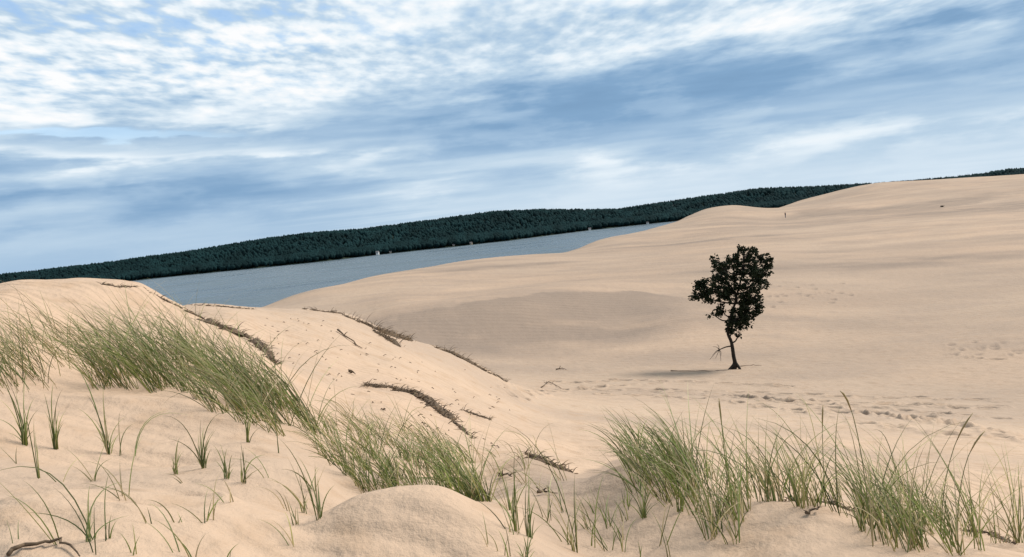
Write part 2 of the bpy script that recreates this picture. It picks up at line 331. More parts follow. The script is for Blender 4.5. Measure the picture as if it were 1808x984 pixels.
def footprints():
    """tracks that people have trodden across the hollow: (x, y, heading, size, depth)"""
    out = []; rg = random.Random(3)
    trails = [[(1040,690),(1180,690),(1300,694),(1480,701),(1620,704),(1808,712)], [(1060,698),(1190,703),(1310,712),(1430,732),(1560,752),(1700,772)],
              [(1290,700),(1400,712),(1560,722),(1700,735),(1808,742)], [(1440,724),(1560,733),(1680,752),(1808,770)], [(905,700),(960,690),(1060,685),(1160,678)],
              [(1560,715),(1690,722),(1808,727)], [(1620,738),(1720,756),(1808,782)], [(1150,694),(1300,703),(1460,711),(1640,716),(1808,722)], [(1330,704),(1480,722),(1600,742),(1760,764)], [(980,676),(1100,672),(1240,676),(1400,684)]]
    for tr in trails:
        pts = [hit(px, py, 10) for px, py in tr]; k = 0
        for a, b in zip(pts, pts[1:]):
            d = (b-a).to_2d(); L = d.length; d.normalize(); n = Vector((-d.y, d.x)); s = 0.0
            while s < L:
                q = a.to_2d()+d*s+n*((-1)**k*0.13+rg.uniform(-.08, .08)); out.append((q.x, q.y, math.atan2(d.y, d.x)+rg.uniform(-.2, .2), rg.uniform(.9, 1.35), rg.uniform(.10, .17)))
                s += rg.uniform(.58, .86); k += 1
    for px in range(1360, 1500, 7):                       # trampled patches further up the slope
        for py in range(505, 530, 6):
            if rg.random() < .34: q = hit(px+rg.gauss(0, 16), py+rg.gauss(0, 5), 20); out.append((q.x, q.y, rg.uniform(0, 3), rg.uniform(1.0, 1.7), .12))
    for px in range(1680, 1808, 9):
        for py in range(606, 640, 7):
            if rg.random() < .4: q = hit(px+rg.gauss(0, 14), py+rg.gauss(0, 6), 20); out.append((q.x, q.y, rg.uniform(0, 3), rg.uniform(.8, 1.3), .09))
    return out

def build_sand():
    azi = np.linspace(-math.radians(37), math.radians(37), 900); azo = np.linspace(math.radians(37), math.radians(323), 132)[1:-1]
    az = np.concatenate([azi, azo])
    lg = lambda a, b, n: np.geomspace(a, b, n, endpoint=False)
    r = np.concatenate([[0.02], lg(.3, 2.4, 18), lg(2.4, 8, 190), lg(8, 20, 110), np.linspace(20, 39, 270, endpoint=False), lg(39, 130, 135), lg(130, 520, 150), lg(520, 1400, 25), [1400.]])
    A, Rr = np.meshgrid(az, r)                              # rows: rings
    azw = np.where(A > math.pi, A-2*math.pi, A)
    Z = height(azw, Rr)
    X = Rr*np.sin(A); Y = Rr*np.cos(A)
    prints = np.zeros_like(Z)
    for (fx, fy, hd, sz, dp) in footprints():
        a = math.atan2(fx, fy); rr = math.hypot(fx, fy)
        j0, j1 = np.searchsorted(azi, [a-1.2/rr, a+1.2/rr]); i0, i1 = np.searchsorted(r, [rr-1.2, rr+1.2])
        dx = X[i0:i1, j0:j1]-fx; dy = Y[i0:i1, j0:j1]-fy; c, s = math.cos(hd), math.sin(hd)
        q = np.hypot((dx*c+dy*s)/(.20*sz), (-dx*s+dy*c)/(.125*sz))
        Z[i0:i1, j0:j1] += dp*(-np.exp(-(q*q)**1.3)+0.38*np.exp(-((q-1.5)/.42)**2)); prints[i0:i1, j0:j1] = np.maximum(prints[i0:i1, j0:j1], np.exp(-(q*q)**1.5))
    grey_and_shade = np.zeros_like(Z)  # one mask for greyer sand and for shade painted into the colour
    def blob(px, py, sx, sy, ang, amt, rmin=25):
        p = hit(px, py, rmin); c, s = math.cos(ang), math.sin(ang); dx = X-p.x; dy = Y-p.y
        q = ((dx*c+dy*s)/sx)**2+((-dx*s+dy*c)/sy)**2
        np.maximum(grey_and_shade, amt*np.exp(-q**1.5), out=grey_and_shade)
    blob(880, 585, 11, 7, .15, .75); blob(1050, 560, 10, 7.5, .1, .65); blob(1180, 570, 8, 6, .1, .4); blob(740, 590, 6, 6, .2, .7)  # shade on the bowl slope, painted as dark patches
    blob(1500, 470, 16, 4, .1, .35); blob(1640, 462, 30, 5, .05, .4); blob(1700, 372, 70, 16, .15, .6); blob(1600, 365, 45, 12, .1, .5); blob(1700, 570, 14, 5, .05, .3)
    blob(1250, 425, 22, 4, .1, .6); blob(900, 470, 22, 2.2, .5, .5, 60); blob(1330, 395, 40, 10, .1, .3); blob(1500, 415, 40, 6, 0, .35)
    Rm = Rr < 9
    grey_and_shade = np.where(Rm, 0, grey_and_shade); grey_and_shade *= np.clip(0.75+0.9*vnoise(X/5, Y/3.2, 12)+.4*vnoise(X/1.5, Y/1.2, 13), 0, 1.3)
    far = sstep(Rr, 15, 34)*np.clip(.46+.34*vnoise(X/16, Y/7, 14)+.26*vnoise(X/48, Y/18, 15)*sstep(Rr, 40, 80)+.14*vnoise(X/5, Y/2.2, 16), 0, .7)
    grey_and_shade = np.clip(grey_and_shade+far, 0, 1)
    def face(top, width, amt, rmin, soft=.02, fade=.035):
        """darker, greyer tone on the face below a brow: sharp at the brow, fading downhill"""
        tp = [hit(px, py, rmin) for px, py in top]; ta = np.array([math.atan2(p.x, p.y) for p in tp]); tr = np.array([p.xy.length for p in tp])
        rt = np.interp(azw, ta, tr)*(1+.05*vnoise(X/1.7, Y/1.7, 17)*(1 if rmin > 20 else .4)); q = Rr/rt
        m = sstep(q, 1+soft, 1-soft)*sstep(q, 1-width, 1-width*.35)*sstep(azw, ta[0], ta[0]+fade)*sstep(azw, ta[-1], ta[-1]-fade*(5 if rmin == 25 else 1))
        np.maximum(grey_and_shade, np.clip(amt*m*(1+.25*vnoise(X/3, Y/2, 18)), 0, 1), out=grey_and_shade)
    face([(660,568),(690,560),(760,545),(870,530),(1000,514),(1100,512),(1190,522),(1300,535),(1400,545)], .36, 1.0, 25, .012)  # shade of the bowl face under its rim, painted into the sand colour
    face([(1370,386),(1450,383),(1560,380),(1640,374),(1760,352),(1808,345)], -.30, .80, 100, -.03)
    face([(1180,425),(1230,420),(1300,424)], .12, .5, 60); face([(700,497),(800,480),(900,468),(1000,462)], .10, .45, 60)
    # shade in the hollow between the near brows, painted as a darker grey
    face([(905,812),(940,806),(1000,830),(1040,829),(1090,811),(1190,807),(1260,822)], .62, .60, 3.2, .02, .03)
    grey_and_shade = np.clip(grey_and_shade+.75*prints, 0, 1)                     # darker sand tone inside the footprints
    nR, nA = Z.shape
    V = np.stack([X, Y, Z+EYE], -1).reshape(-1, 3)
    i = np.arange(nR-1)[:, None]; j = np.arange(nA)[None, :]; j2 = (j+1) % nA
    Fa = np.stack([i*nA+j, i*nA+j2, (i+1)*nA+j2, (i+1)*nA+j], -1).reshape(-1, 4)[:, ::-1]
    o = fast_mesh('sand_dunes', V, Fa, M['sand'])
    at = o.data.attributes.new('grey_and_shade', 'FLOAT', 'POINT'); at.data.foreach_set('value', grey_and_shade.astype(np.float32).ravel())
    tag(o, kind='structure'); return o
build_sand()

# ------------------------------------------------------------------ lake and the far shore
def build_lake():
    n = 96; V = [(0, 0, 0)]; Fa = []
    for r in (60, 400, 1200, 2600, 12000):
        for k in range(n): V.append((r*math.sin(2*math.pi*k/n), r*math.cos(2*math.pi*k/n), 0))
    for k in range(n): Fa.append((0, 1+(k+1) % n, 1+k))
    for q in range(4):
        for k in range(n):
            a = 1+q*n+k; b = 1+q*n+(k+1) % n; Fa.append((a, b, b+n, a+n))
    o = link_mesh('lake', V, Fa, M['water']); bm = bmesh.new(); bm.from_mesh(o.data); bmesh.ops.recalc_face_normals(bm, faces=bm.faces)
    if bm.faces[0].normal.z < 0: bmesh.ops.reverse_faces(bm, faces=bm.faces)
    bm.to_mesh(o.data); bm.free(); tag(o, kind='structure')
build_lake()

SHORE = [(-300,549),(0,521),(270,492),(420,477),(560,463),(670,450),(900,425),(1040,407),(1190,391),(1400,368),(1600,347),(1808,326),(2100,295)]
TOPS = [(-300,516),(0,484),(170,465),(330,443),(470,420),(540,411),(640,403),(760,388),(870,373),(950,369),(1090,369),(1200,352),(1300,338),(1340,332),(1450,328),(1550,323),(1620,318),(1690,311),(1740,305),(1780,298),(1808,297),(2100,268)]
_a, _t = ray(np.array([p[0] for p in SHORE], float), np.array([p[1] for p in SHORE], float)); SH_A, SH_R = _a, np.clip(EYE/-_t, 1450, 1950)
_a, _t = ray(np.array([p[0] for p in TOPS], float), np.array([p[1] for p in TOPS], float)); TP_A, TP_T = _a, _t
TREE_H = 15.0; HILL_W = 520.0
def hill_z(az, r):
    rs = np.interp(az, SH_A, SH_R)+18*vnoise(az*60, az*0, 21)+8*vnoise(az*200, az*0, 22); s = r-rs
    top = EYE+np.interp(az, TP_A, TP_T)*(rs+HILL_W)-TREE_H+1.0
    k = sstep(s, 0, HILL_W); z = -2+4.5*sstep(s, -10, 25)+(top-2.5)*k + 5*vnoise(az*45, s/160, 23)*sstep(s, 60, 250)*sstep(s, 560, 400)
    return z*sstep(s, 2600, 1500)+(-3)*(1-sstep(s, 2600, 1500)), s
def build_far_shore():
    az = np.radians(np.linspace(-50, 50, 420)); s = np.concatenate([np.linspace(-60, 60, 16), np.linspace(85, 600, 24), np.linspace(700, 3000, 18)])
    A, S = np.meshgrid(az, s); Rr = np.interp(A, SH_A, SH_R)+S; Z, _ = hill_z(A, Rr)
    V = np.stack([Rr*np.sin(A), Rr*np.cos(A), Z], -1).reshape(-1, 3); nR, nA = A.shape
    i = np.arange(nR-1)[:, None]; j = np.arange(nA-1)[None, :]
    Fa = np.stack([i*nA+j, (i+1)*nA+j, (i+1)*nA+j+1, i*nA+j+1], -1).reshape(-1, 4)[:, ::-1]
    tag(fast_mesh('far_shore_hills', V, Fa, M['hill']), kind='structure')
    # the wood on the hills: thousands of crowns that read as one dark mass
    ico = bmesh.new(); bmesh.ops.create_icosphere(ico, subdivisions=1, radius=1.0); B = np.array([v.co[:] for v in ico.verts]); BF = np.array([[v.index for v in f.verts] for f in ico.faces]); ico.free()
    n = 27000; a = np.radians(RNG.uniform(-40, 40, n)); s = np.where(RNG.random(n) < .35, RNG.uniform(4, 90, n), RNG.uniform(20, HILL_W+70, n)); r = np.interp(a, SH_A, SH_R)+s
    z, ss = hill_z(a, r); ok = ss > 6; a, r, z, ss = a[ok], r[ok], z[ok], ss[ok]; n = len(a)
    conif = RNG.random(n) < .16; hgt = TREE_H*RNG.uniform(.88, 1.05, n)*(0.75+.25*sstep(ss, 0, 60)); rad = RNG.uniform(2.8, 5.2, n)*np.where(conif, .62, 1.0); hgt = np.where(conif, hgt*1.08, hgt)
    jit = 1+RNG.uniform(-.18, .18, (n, len(B), 1)); P = B[None]*jit
    taper = np.where(conif[:, None], np.clip(.55-.5*P[..., 2], .12, 1.1), 1.0)
    Vx = np.stack([P[..., 0]*rad[:, None]*taper, P[..., 1]*rad[:, None]*taper, P[..., 2]*hgt[:, None]*.5], -1)
    cen = np.stack([r*np.sin(a), r*np.cos(a), z+hgt*.5], -1); Vx = Vx+cen[:, None]
    Fa = BF[None]+(np.arange(n)*len(B))[:, None, None]
    base = np.where(conif[:, None], np.array([[.0045, .014, .017]]), np.array([[.0065, .020, .021]])); c = base*RNG.uniform(.85, 1.15, (n, 1))*(1+.35*vnoise(a*90, r/60, 30)[:, None]*2)
    tint = np.concatenate([np.repeat(c[:, None], len(B), 1), np.ones((n, len(B), 1))], -1).reshape(-1, 4)
    o = fast_mesh('far_forest', Vx.reshape(-1, 3), Fa.reshape(-1, 3), M['forest'], tint=tint, smooth=True)
    tag(o, 'dark green forest covering the hills across the lake', 'forest', kind='stuff')
build_far_shore()

def box(v, f, x0, x1, y0, y1, z0, z1):
    b = len(v); v += [(x0,y0,z0),(x1,y0,z0),(x1,y1,z0),(x0,y1,z0),(x0,y0,z1),(x1,y0,z1),(x1,y1,z1),(x0,y1,z1)]
    f += [(b,b+3,b+2,b+1),(b+4,b+5,b+6,b+7),(b,b+1,b+5,b+4),(b+1,b+2,b+6,b+5),(b+2,b+3,b+7,b+6),(b+3,b,b+4,b+7)]
def cottage(px, w, h, label, mat, up=0.0, s=6.0):
    a = ray(px, 450)[0][0]; r = float(np.interp(a, SH_A, SH_R))+s; z, _ = hill_z(np.array([a]), np.array([r]))
    t = empty('shore_cottage', (r*math.sin(a), r*math.cos(a), max(float(z[0]), 1.0)+up)); t.rotation_euler.z = -a+random.uniform(-.3, .3)
    w *= .55; h *= .6; dp = w*.7; v, f = [], []; box(v, f, -w/2, w/2, -dp/2, dp/2, -4.0, h); k = len(v)
    v += [(-w/2, 0, h+w*.28), (w/2, 0, h+w*.28)]; f += [(4, 7, k), (5, k+1, 6)]
    link_mesh('wall', v, f, mat, t)
    e = .5; v = [(-w/2-e, -dp/2-e, h-.2), (w/2+e, -dp/2-e, h-.2), (w/2+e, 0, h+w*.28+.25), (-w/2-e, 0, h+w*.28+.25), (-w/2-e, dp/2+e, h-.2), (w/2+e, dp/2+e, h-.2)]
    v += [(x, y, z_-.22) for x, y, z_ in v]; link_mesh('roof', v, [(0,1,2,3), (3,2,5,4), (7,6,9,8), (8,9,10,11), (0,6,7,1), (4,5,11,10), (1,7,8,2), (2,8,11,5), (3,9,6,0), (4,10,9,3)], M['roof'], t)
    for xx in (-w*.28, w*.28):
        v, f = [], []; box(v, f, xx-w*.09, xx+w*.09, -dp/2-.06, -dp/2+.05, h*.35, h*.78); link_mesh('window', v, f, M['dark'], t)
    v, f = [], []; box(v, f, -.55, .55, -dp/2-.06, -dp/2+.05, .02, min(2.1, h*.7)); link_mesh('door', v, f, M['tan'], t)
    tag(t, label, 'cottage', 'cottages along the far shore')
for a in [(101, 9, 5.5, 'white cottage in the dark woods just over the left end of the grassy dune crest', M['white'], 3, 40),
          (198, 8, 4.5, 'small pale cottage behind the twigs on the left dune crest', M['tan'], 0, 10),
          (236, 7, 4.5, 'small pale cottage where the far shore meets the left dune crest', M['tan'], 0, 8),
          (667, 10, 6.5, 'bright white cottage on the far shore above the middle of the lake', M['white'], 1, 5),
          (690, 8, 4, 'low grey boathouse just right of the bright white shore cottage', M['tan'], 0, 4),
          (803, 7, 4, 'small tan cottage at the waterline between white cottage and forest hilltop', M['tan'], 0, 4),
          (834, 8, 5, 'tan cottage at the waterline below the highest part of the forest', M['tan'], 0, 5),
          (1046, 10, 4.5, 'pale cottage on the far shore where the water narrows', M['white'], 0, 3),
          (1149, 8, 4.5, 'white cottage on the far shore near the right tip of the water', M['white'], 0, 3)]: cottage(*a)

# ------------------------------------------------------------------ tubes, blades and fibres
def tube(v, f, pts, rads, n=6):
    base = len(v); m = len(pts)
    for i, p in enumerate(pts):
        d = (pts[min(i+1, m-1)]-pts[max(i-1, 0)]).normalized(); s = d.cross(Vector((.31, .2, .93)));
        if s.length < 1e-3: s = d.cross(Vector((1, 0, 0)))
        s.normalize(); q = d.cross(s)
        for k in range(n):
            an = 2*math.pi*k/n; v.append(p+(s*math.cos(an)+q*math.sin(an))*rads[i])
    for i in range(m-1):
        for k in range(n):
            a = base+i*n+k; b = base+i*n+(k+1) % n; f.append((a, b, b+n, a+n))
    f.append(tuple(base+k for k in range(n))[::-1]); f.append(tuple(base+(m-1)*n+k for k in range(n)))

def blade_path(p, L, az, tilt, bend, seg=7, rg=random):
    """a curve that starts at p, leans towards heading az by tilt and droops by bend (radians from vertical at the tip)"""
    pts = [Vector(p)]; h = Vector((math.sin(az), math.cos(az), 0)); tw = rg.uniform(-.25, .25)
    for i in range(seg):
        u = (i+.5)/seg; an = tilt+(bend-tilt)*u**1.5; hh = Vector((math.sin(az+tw*u), math.cos(az+tw*u), 0))
        pts.append(pts[-1]+(Vector((0, 0, 1))*math.cos(an)+hh*math.sin(an))*(L/seg))
    return pts
def blade_geo(v, f, tint, pts, w, col, tipcol=None, fold=.35):
    """a folded ribbon that narrows to a point"""
    b = len(v); m = len(pts); tipcol = tipcol or col
    for i, p in enumerate(pts):
        u = i/(m-1); d = (pts[min(i+1, m-1)]-pts[max(i-1, 0)]).normalized(); s = d.cross(Vector((0.05, -1, 0.1))); s = s.normalized() if s.length > 1e-3 else Vector((1, 0, 0)); q = d.cross(s)
        ww = w*.5*(.75+.25*min(1, u*5))*max(.06, (1-u**2.2)); c = [col[k]*(1-u)+tipcol[k]*u for k in range(3)]+[1]
        v += [p-s*ww, p+q*ww*fold, p+s*ww]; tint += [c, c, c]
    for i in range(m-1):
        a = b+i*3; f += [(a, a+1, a+4, a+3), (a+1, a+2, a+5, a+4)]

def grass_col(rg, dry):
    """root and tip colour of one blade: straw sheaths, dull to fresh greens, bleached tips"""
    if rg.random() < dry:
        k = rg.uniform(.65, 1.25); return (.40*k, .32*k, .16*k), (.56*k, .48*k, .31*k)
    k = rg.choice((.5, .7, 1.0, 1.25, 1.5))*rg.uniform(.85, 1.15); g = rg.random()
    lo = (.150*k, .165*k, .035*k) if g < .45 else (.080*k, .125*k, .036*k)
    if g > .85: lo = (.26*k, .235*k, .07*k)
    hi = (.20*k, .255*k, .085*k) if g < .55 else (.42*k, .41*k, .21*k)
    return lo, hi

WIND = -math.pi/2-.15            # tips are blown to the left
def tuft(p, nblade, L, spread, label, group, rg, lean=.30, bend=1.05, dry=.12, single=4, stalks=0, width=.0075, heading=None, wild=.55, name='grass_tuft'):
    p = Vector(p); t = empty(name, p); V, Fc, C = [], [], []; Vd, Fd, Cd = [], [], []
    hd = WIND if heading is None else heading
    for i in range(nblade):
        an = rg.uniform(0, 2*math.pi); rr = spread*math.sqrt(rg.random()); bx, by = p.x+rr*math.cos(an), p.y+rr*math.sin(an)
        bz = float(zat(bx, by)[0])-.015; l = L*rg.uniform(.55, 1.15); az = hd+rg.gauss(0, wild); ti = max(.02, lean+rg.gauss(0, .16)); be = max(ti+.05, bend+rg.gauss(0, .35))
        if rg.random() < .16: az = rg.uniform(0, 2*math.pi); ti = rg.uniform(.05, .5)
        pts = [q-p for q in blade_path((bx, by, bz), l, az, ti, be, rg=rg)]; isdry = rg.random() < dry; lo, hi = grass_col(rg, 1.0 if isdry else 0.0); w = width*rg.uniform(.7, 1.25)
        if i < single:
            v, f, c = [], [], []; blade_geo(v, f, c, pts, w, lo, hi); link_mesh('blade', v, f, M['blade'], t, True, c)
        elif isdry: blade_geo(Vd, Fd, Cd, pts, w, lo, hi)
        else: blade_geo(V, Fc, C, pts, w, lo, hi)
    if V: tag(link_mesh('green_blades', V, Fc, M['blade'], t, True, C), kind='stuff')
    if Vd: tag(link_mesh('straw_blades', Vd, Fd, M['blade'], t, True, Cd), kind='stuff')
    for i in range(stalks): stalk(t, p, p, L*rg.uniform(1.25, 1.6), hd+rg.gauss(0, 1.0), rg.uniform(.03, .25), rg.uniform(.25, .6), rg)
    tag(t, label, 'grass', group); return t

def stalk(t, org, p, L, az, ti, be, rg, head=True):
    """a seed stalk: thin stem and a narrow straw coloured spike at its tip"""
    pts = [q-org for q in blade_path(p, L, az, ti, be, 10, rg)]; v, f = [], []
    tube(v, f, pts, [.0030-.0015*i/10 for i in range(11)], 4); c = [(.20, .21, .09, 1)]*len(v)
    s = link_mesh('seed_stalk', v, f, M['blade'], t, True, c)
    if head:
        v, f = [], []; hp = pts[-4:]; hp = [hp[0].lerp(hp[1], .4)]+hp[1:]; tube(v, f, hp, [.0025, .0046, .0042, .0014], 6)
        link_mesh('seed_head', v, f, M['blade'], s, True, [(.40, .32, .15, 1)]*len(v))
    return s

def sprig(px, py, blades, label, group='sparse sprouts in the foreground sand', dry=.1, rmin=2.2, name='grass_sprout', width=.007, stalks=()):
    """a sparse plant whose blades are told apart: each blade (dx, dy) is the picture offset of its tip from the root"""
    rg = random.Random(int(px*7+py)); p = hit(px, py, rmin); t = empty(name, p); dist = p.xy.length; sc = math.hypot(dist, p.z-EYE)/FPX
    ca, sa = math.cos(ROLL), math.sin(ROLL); thin = min(1.0, .35+dist/9)
    def path(ox, oy, arch):
        X = (ox*ca-oy*sa)*sc; Zz = (-ox*sa-oy*ca)*sc; Yy = rg.uniform(-.10, .10)*math.hypot(X, Zz)
        root = Vector((rg.uniform(-.012, .012), rg.uniform(-.012, .012), -.02)); tip = Vector((X, Yy, Zz)); L = tip.length
        ctrl = root+Vector((X*.18, Yy*.3, max(Zz, 0)*.55+L*(.25+arch)*.75))
        return [root*(1-u)**2+ctrl*2*u*(1-u)+tip*u*u for u in [i/8 for i in range(9)]]
    if len(blades) >= 5: blades = list(blades)+[(b_[0]*rg.uniform(.4, 1)+rg.uniform(-10, 10), b_[1]*rg.uniform(.4, .8)) for b_ in blades]
    for (ox, oy, *ar) in blades:
        pts = path(ox, oy, ar[0] if ar else .08); lo, hi = grass_col(rg, dry); v, f, c = [], [], []
        blade_geo(v, f, c, pts, width*thin*rg.uniform(.7, 1.15), lo, hi); link_mesh('blade', v, f, M['blade'], t, True, c)
    for (ox, oy, *ar) in stalks:
        pts = path(ox, oy, ar[0] if ar else 0.0); v, f = [], []; tube(v, f, pts, [(.0034-.0018*i/8)*thin for i in range(9)], 5)
        s = link_mesh('seed_stalk', v, f, M['blade'], t, True, [(.19, .20, .085, 1)]*len(v))
        v, f = [], []; tube(v, f, [pts[5].lerp(pts[6], .5), pts[6].lerp(pts[7], .4), pts[7].lerp(pts[8], .3), pts[8]], [q_*thin for q_ in (.0028, .0052, .0048, .0014)], 6)
        link_mesh('seed_head', v, f, M['blade'], s, True, [(.36, .28, .13, 1)]*len(v))
    tag(t, label, 'grass', group); return t

def in_poly(x, y, P):
    c = False; j = len(P)-1
    for i in range(len(P)):
        if (P[i][1] > y) != (P[j][1] > y) and x < (P[j][0]-P[i][0])*(y-P[i][1])/(P[j][1]-P[i][1])+P[i][0]: c = not c
        j = i
    return c
def scatter(P, n, rg, mind=14):
    xs = [p[0] for p in P]; ys = [p[1] for p in P]; out = []; tries = 0
    while len(out) < n and tries < 6000:
        tries += 1; x, y = rg.uniform(min(xs), max(xs)), rg.uniform(min(ys), max(ys))
        if in_poly(x, y, P) and all(math.hypot((x-a)*.8, (y-b)*1.4) > mind for a, b in out): out.append((x, y))
    return out

def zone(v, cuts, words):
    for c, w in zip(cuts, words):
        if v < c: return w
    return words[-1]
def build_grass():
    rg = random.Random(21)
    g1 = 'beach grass tufts in the dense band on the left dune'
    for x, y in scatter([(165,688),(200,686),(320,700),(420,742),(480,765),(560,778),(565,755),(500,705),(430,668),(330,640),(250,645),(190,660)], 36, rg, 18):
        tuft(hit(x, y, 4), rg.randint(18, 32), rg.uniform(.40, .88), .075, 'windswept grass tuft '+zone(x, (200, 300, 390, 470), ('in the left end of', 'left of the middle of', 'in the middle of', 'right of the middle of', 'in the right end of'))+' the dense band on the left dune', g1, rg, lean=.42, bend=1.12, dry=.22, single=4, width=.0056)
    g2 = 'thin beach grass tufts on the upper left dune slope'
    for x, y in scatter([(0,690),(90,688),(120,650),(240,632),(400,650),(380,620),(200,600),(60,600),(0,625)], 26, rg, 20):
        tuft(hit(x, y, 4), rg.randint(8, 16), rg.uniform(.5, .76), .12, 'thin pale grass tuft '+zone(x, (70, 150, 260), ('at the picture edge left of', 'behind the left end of', 'on the slope above the left half of', 'on the slope above the middle of'))+' the dense band', g2, rg, lean=.5, bend=1.2, dry=.4, single=4, width=.0048)
    g3 = 'beach grass tufts in the middle clump'
    for x, y in scatter([(600,845),(640,880),(720,882),(800,888),(850,912),(868,880),(830,830),(760,805),(680,800),(620,805)], 36, rg, 12):
        tuft(hit(x, y, 3.7), rg.randint(12, 26), rg.uniform(.20, .46), .045, 'green grass tuft '+zone(x, (680, 760, 820), ('left of the bare sand mound', 'straight behind the bare sand mound', 'off the right shoulder of the sand mound', 'down the right side of the sand mound'))+' in the middle clump', g3, rg, lean=.28, bend=1.15, dry=.20, single=3, wild=1.1, width=.0048)
    g4 = 'pale beach grass tufts between the left band and the middle clump'
    for x, y in scatter([(560,770),(600,845),(640,800),(760,800),(850,830),(800,770),(690,745),(610,735)], 26, rg, 17):
        tuft(hit(x, y, 4.4), rg.randint(9, 16), rg.uniform(.30, .50), .09, 'pale thin grass tuft '+zone(x, (640, 720), ('joining the dense left band to', 'on the slope just above the left of', 'under the overhanging root mat above'))+' the middle clump', g4, rg, lean=.45, bend=1.35, dry=.30, single=3, wild=.9, width=.0046)
    g5 = 'beach grass tufts along the right brow'
    for x, y in scatter([(1205,880),(1235,950),(1300,962),(1345,900),(1420,905),(1450,890),(1530,945),(1600,980),(1720,982),(1808,978),(1808,950),(1700,925),(1600,905),(1500,885),(1380,860),(1280,845),(1220,840)], 62, rg, 14):
        tuft(hit(x, y, 2.6), rg.randint(6, 20), rg.uniform(.18, .58), .032, 'green grass tuft '+zone(x, (1290, 1370, 1460, 1560, 1660, 1740), ('in the bushy left part of', 'under the lone tree in', 'beside the reddish thatch in', 'at the foot of the tallest seed stalk in', 'right of the tallest seed stalk in', 'at the two leaning seed stalks in', 'at the right edge end of'))+' the right row', g5, rg, lean=.24, bend=1.0, dry=.28, single=4, wild=1.2, width=.0046)
    g6 = 'beach grass tufts at the left end of the right brow'
    for x, y in scatter([(1085,806),(1140,800),(1210,808),(1225,850),(1200,885),(1140,890),(1120,840)], 14, rg, 15):
        tuft(hit(x, y, 2.9), rg.randint(13, 20), rg.uniform(.30, .42), .06, 'grey green tuft '+zone(y, (830,), ('on top of the brow', 'on the near side of the brow'))+' at the right row left end', g6, rg, lean=.35, bend=1.1, dry=.15, single=3, wild=.6, width=.0050)
    for x, y in scatter([(870,880),(960,870),(1060,860),(1200,890),(1210,980),(870,980)], 15, rg, 26):
        tuft(hit(x, y, 2.5), rg.randint(3, 7), rg.uniform(.16, .34), .025, 'wispy grass shoots '+zone(x, (960, 1080), ('right beside the sand mound in', 'in the middle of', 'toward the right row in'))+' the grey near hollow', 'wispy shoots in the near hollow', rg, lean=.25, bend=.9, dry=.3, single=9, wild=1.4, width=.0042, name='grass_sprout')
    for x, y in scatter([(0,810),(260,830),(470,820),(560,860),(540,975),(200,984),(0,984)], 16, rg, 40):
        tuft(hit(x, y, 2.6), rg.randint(2, 5), rg.uniform(.12, .30), .02, 'wispy grass shoots '+zone(x, (190, 380), ('among the sprouts at the left of', 'in the middle of', 'at the right of'))+' the open lower left sand', 'wispy shoots in the lower left sand', rg, lean=.35, bend=1.1, dry=.3, single=9, wild=1.0, width=.0045, name='grass_sprout')
    for x, y in scatter([(860,770),(920,800),(1010,825),(1060,810),(1000,880),(880,870)], 8, rg, 26):
        tuft(hit(x, y, 3.2), rg.randint(3, 6), rg.uniform(.28, .45), .03, 'thin arching grass wisps around the root mat at the hollow lip', 'wisps at the hollow lip', rg, lean=.4, bend=1.5, dry=.45, single=9, wild=.7, width=.0040, name='grass_sprout')
    # plants that stand alone in the foreground sand, blade by blade
    sprig(45, 786, [(-40,-70),(-25,-95),(-10,-85),(4,-100),(15,-70),(-50,-40),(-35,-110),(22,-55),(-8,-60),(10,-40)], 'bushy grass sprout at the far left edge under the thin slope grass')
    sprig(98, 794, [(-6,-80),(4,-105),(12,-92),(20,-60),(-12,-60),(14,-40),(0,-65),(-18,-85)], 'upright grass sprout beside the bushy one at the left edge')
    sprig(66, 845, [(2,-50),(-3,-70),(4,-95),(-10,-110,.2)], 'single thin grass sprig just below the two left edge sprouts')
    sprig(192, 803, [(-4,-110),(-26,-95),(-60,-150,.1),(2,-60),(12,-40),(-16,-45),(30,-60),(-8,-75),(22,-35)], 'grass sprout with yellow green base in open sand under the dense band')
    sprig(212, 805, [(24,-50,.3),(5,-70,.4)], 'pair of hooked blades right of the yellow based sprout', name='grass_blade_pair')
    sprig(238, 806, [(95,-62,.5),(60,-70,.3)], 'long blade arching rightward over open sand toward the middle sprouts')
    sprig(158, 955, [(-150,-98,.55),(5,-85),(-5,-45),(8,-30),(60,-90,.4)], 'sprout with one long dark blade arching left near bottom left corner')
    sprig(192, 955, [(0,-28),(12,-30),(5,-40),(3,-105)], 'tiny dark green sprout beside the long arching blade sprout')
    sprig(232, 984, [(2,-50),(-18,-35),(14,-30)], 'faint sprig at the bottom edge right of the dead root')
    sprig(268, 928, [(-70,-55,.4),(-100,-60,.3),(-6,-28)], 'thin blades arching left over the reddish sand hollow')
    sprig(342, 990, [(-62,-68,.02),(-30,-35),(20,-40)], 'stout straight blade rising leftward from the bottom edge')
    sprig(318, 924, [(-5,-18),(-55,-35,.3),(4,-12)], 'tiny sprig on the smooth sand left of the slanted twig')
    sprig(310, 838, [(4,-52),(10,-40),(-4,-30),(8,-60),(-6,-15)], 'short upright sprout, leftmost of the row of four in middle sand')
    sprig(360, 828, [(-8,-60),(4,-72),(12,-50),(20,-62),(-2,-80),(-60,-85,.3),(28,-90,.2),(-16,-40)], 'bushiest sprout, second of the row of four in middle sand')
    sprig(400, 846, [(4,-52),(-8,-62),(10,-40),(18,-30),(-18,-55)], 'sprout, third of the row of four in middle sand')
    sprig(430, 856, [(2,-58),(8,-40),(12,-25),(38,-48,.3),(-4,-66)], 'sprout with one blade bent right, last of the row of four in middle sand')
    sprig(438, 782, [(0,-40),(10,-60),(-8,-52),(18,-66),(4,-72)], 'yellow green sprout standing clear below the right end of the dense band')
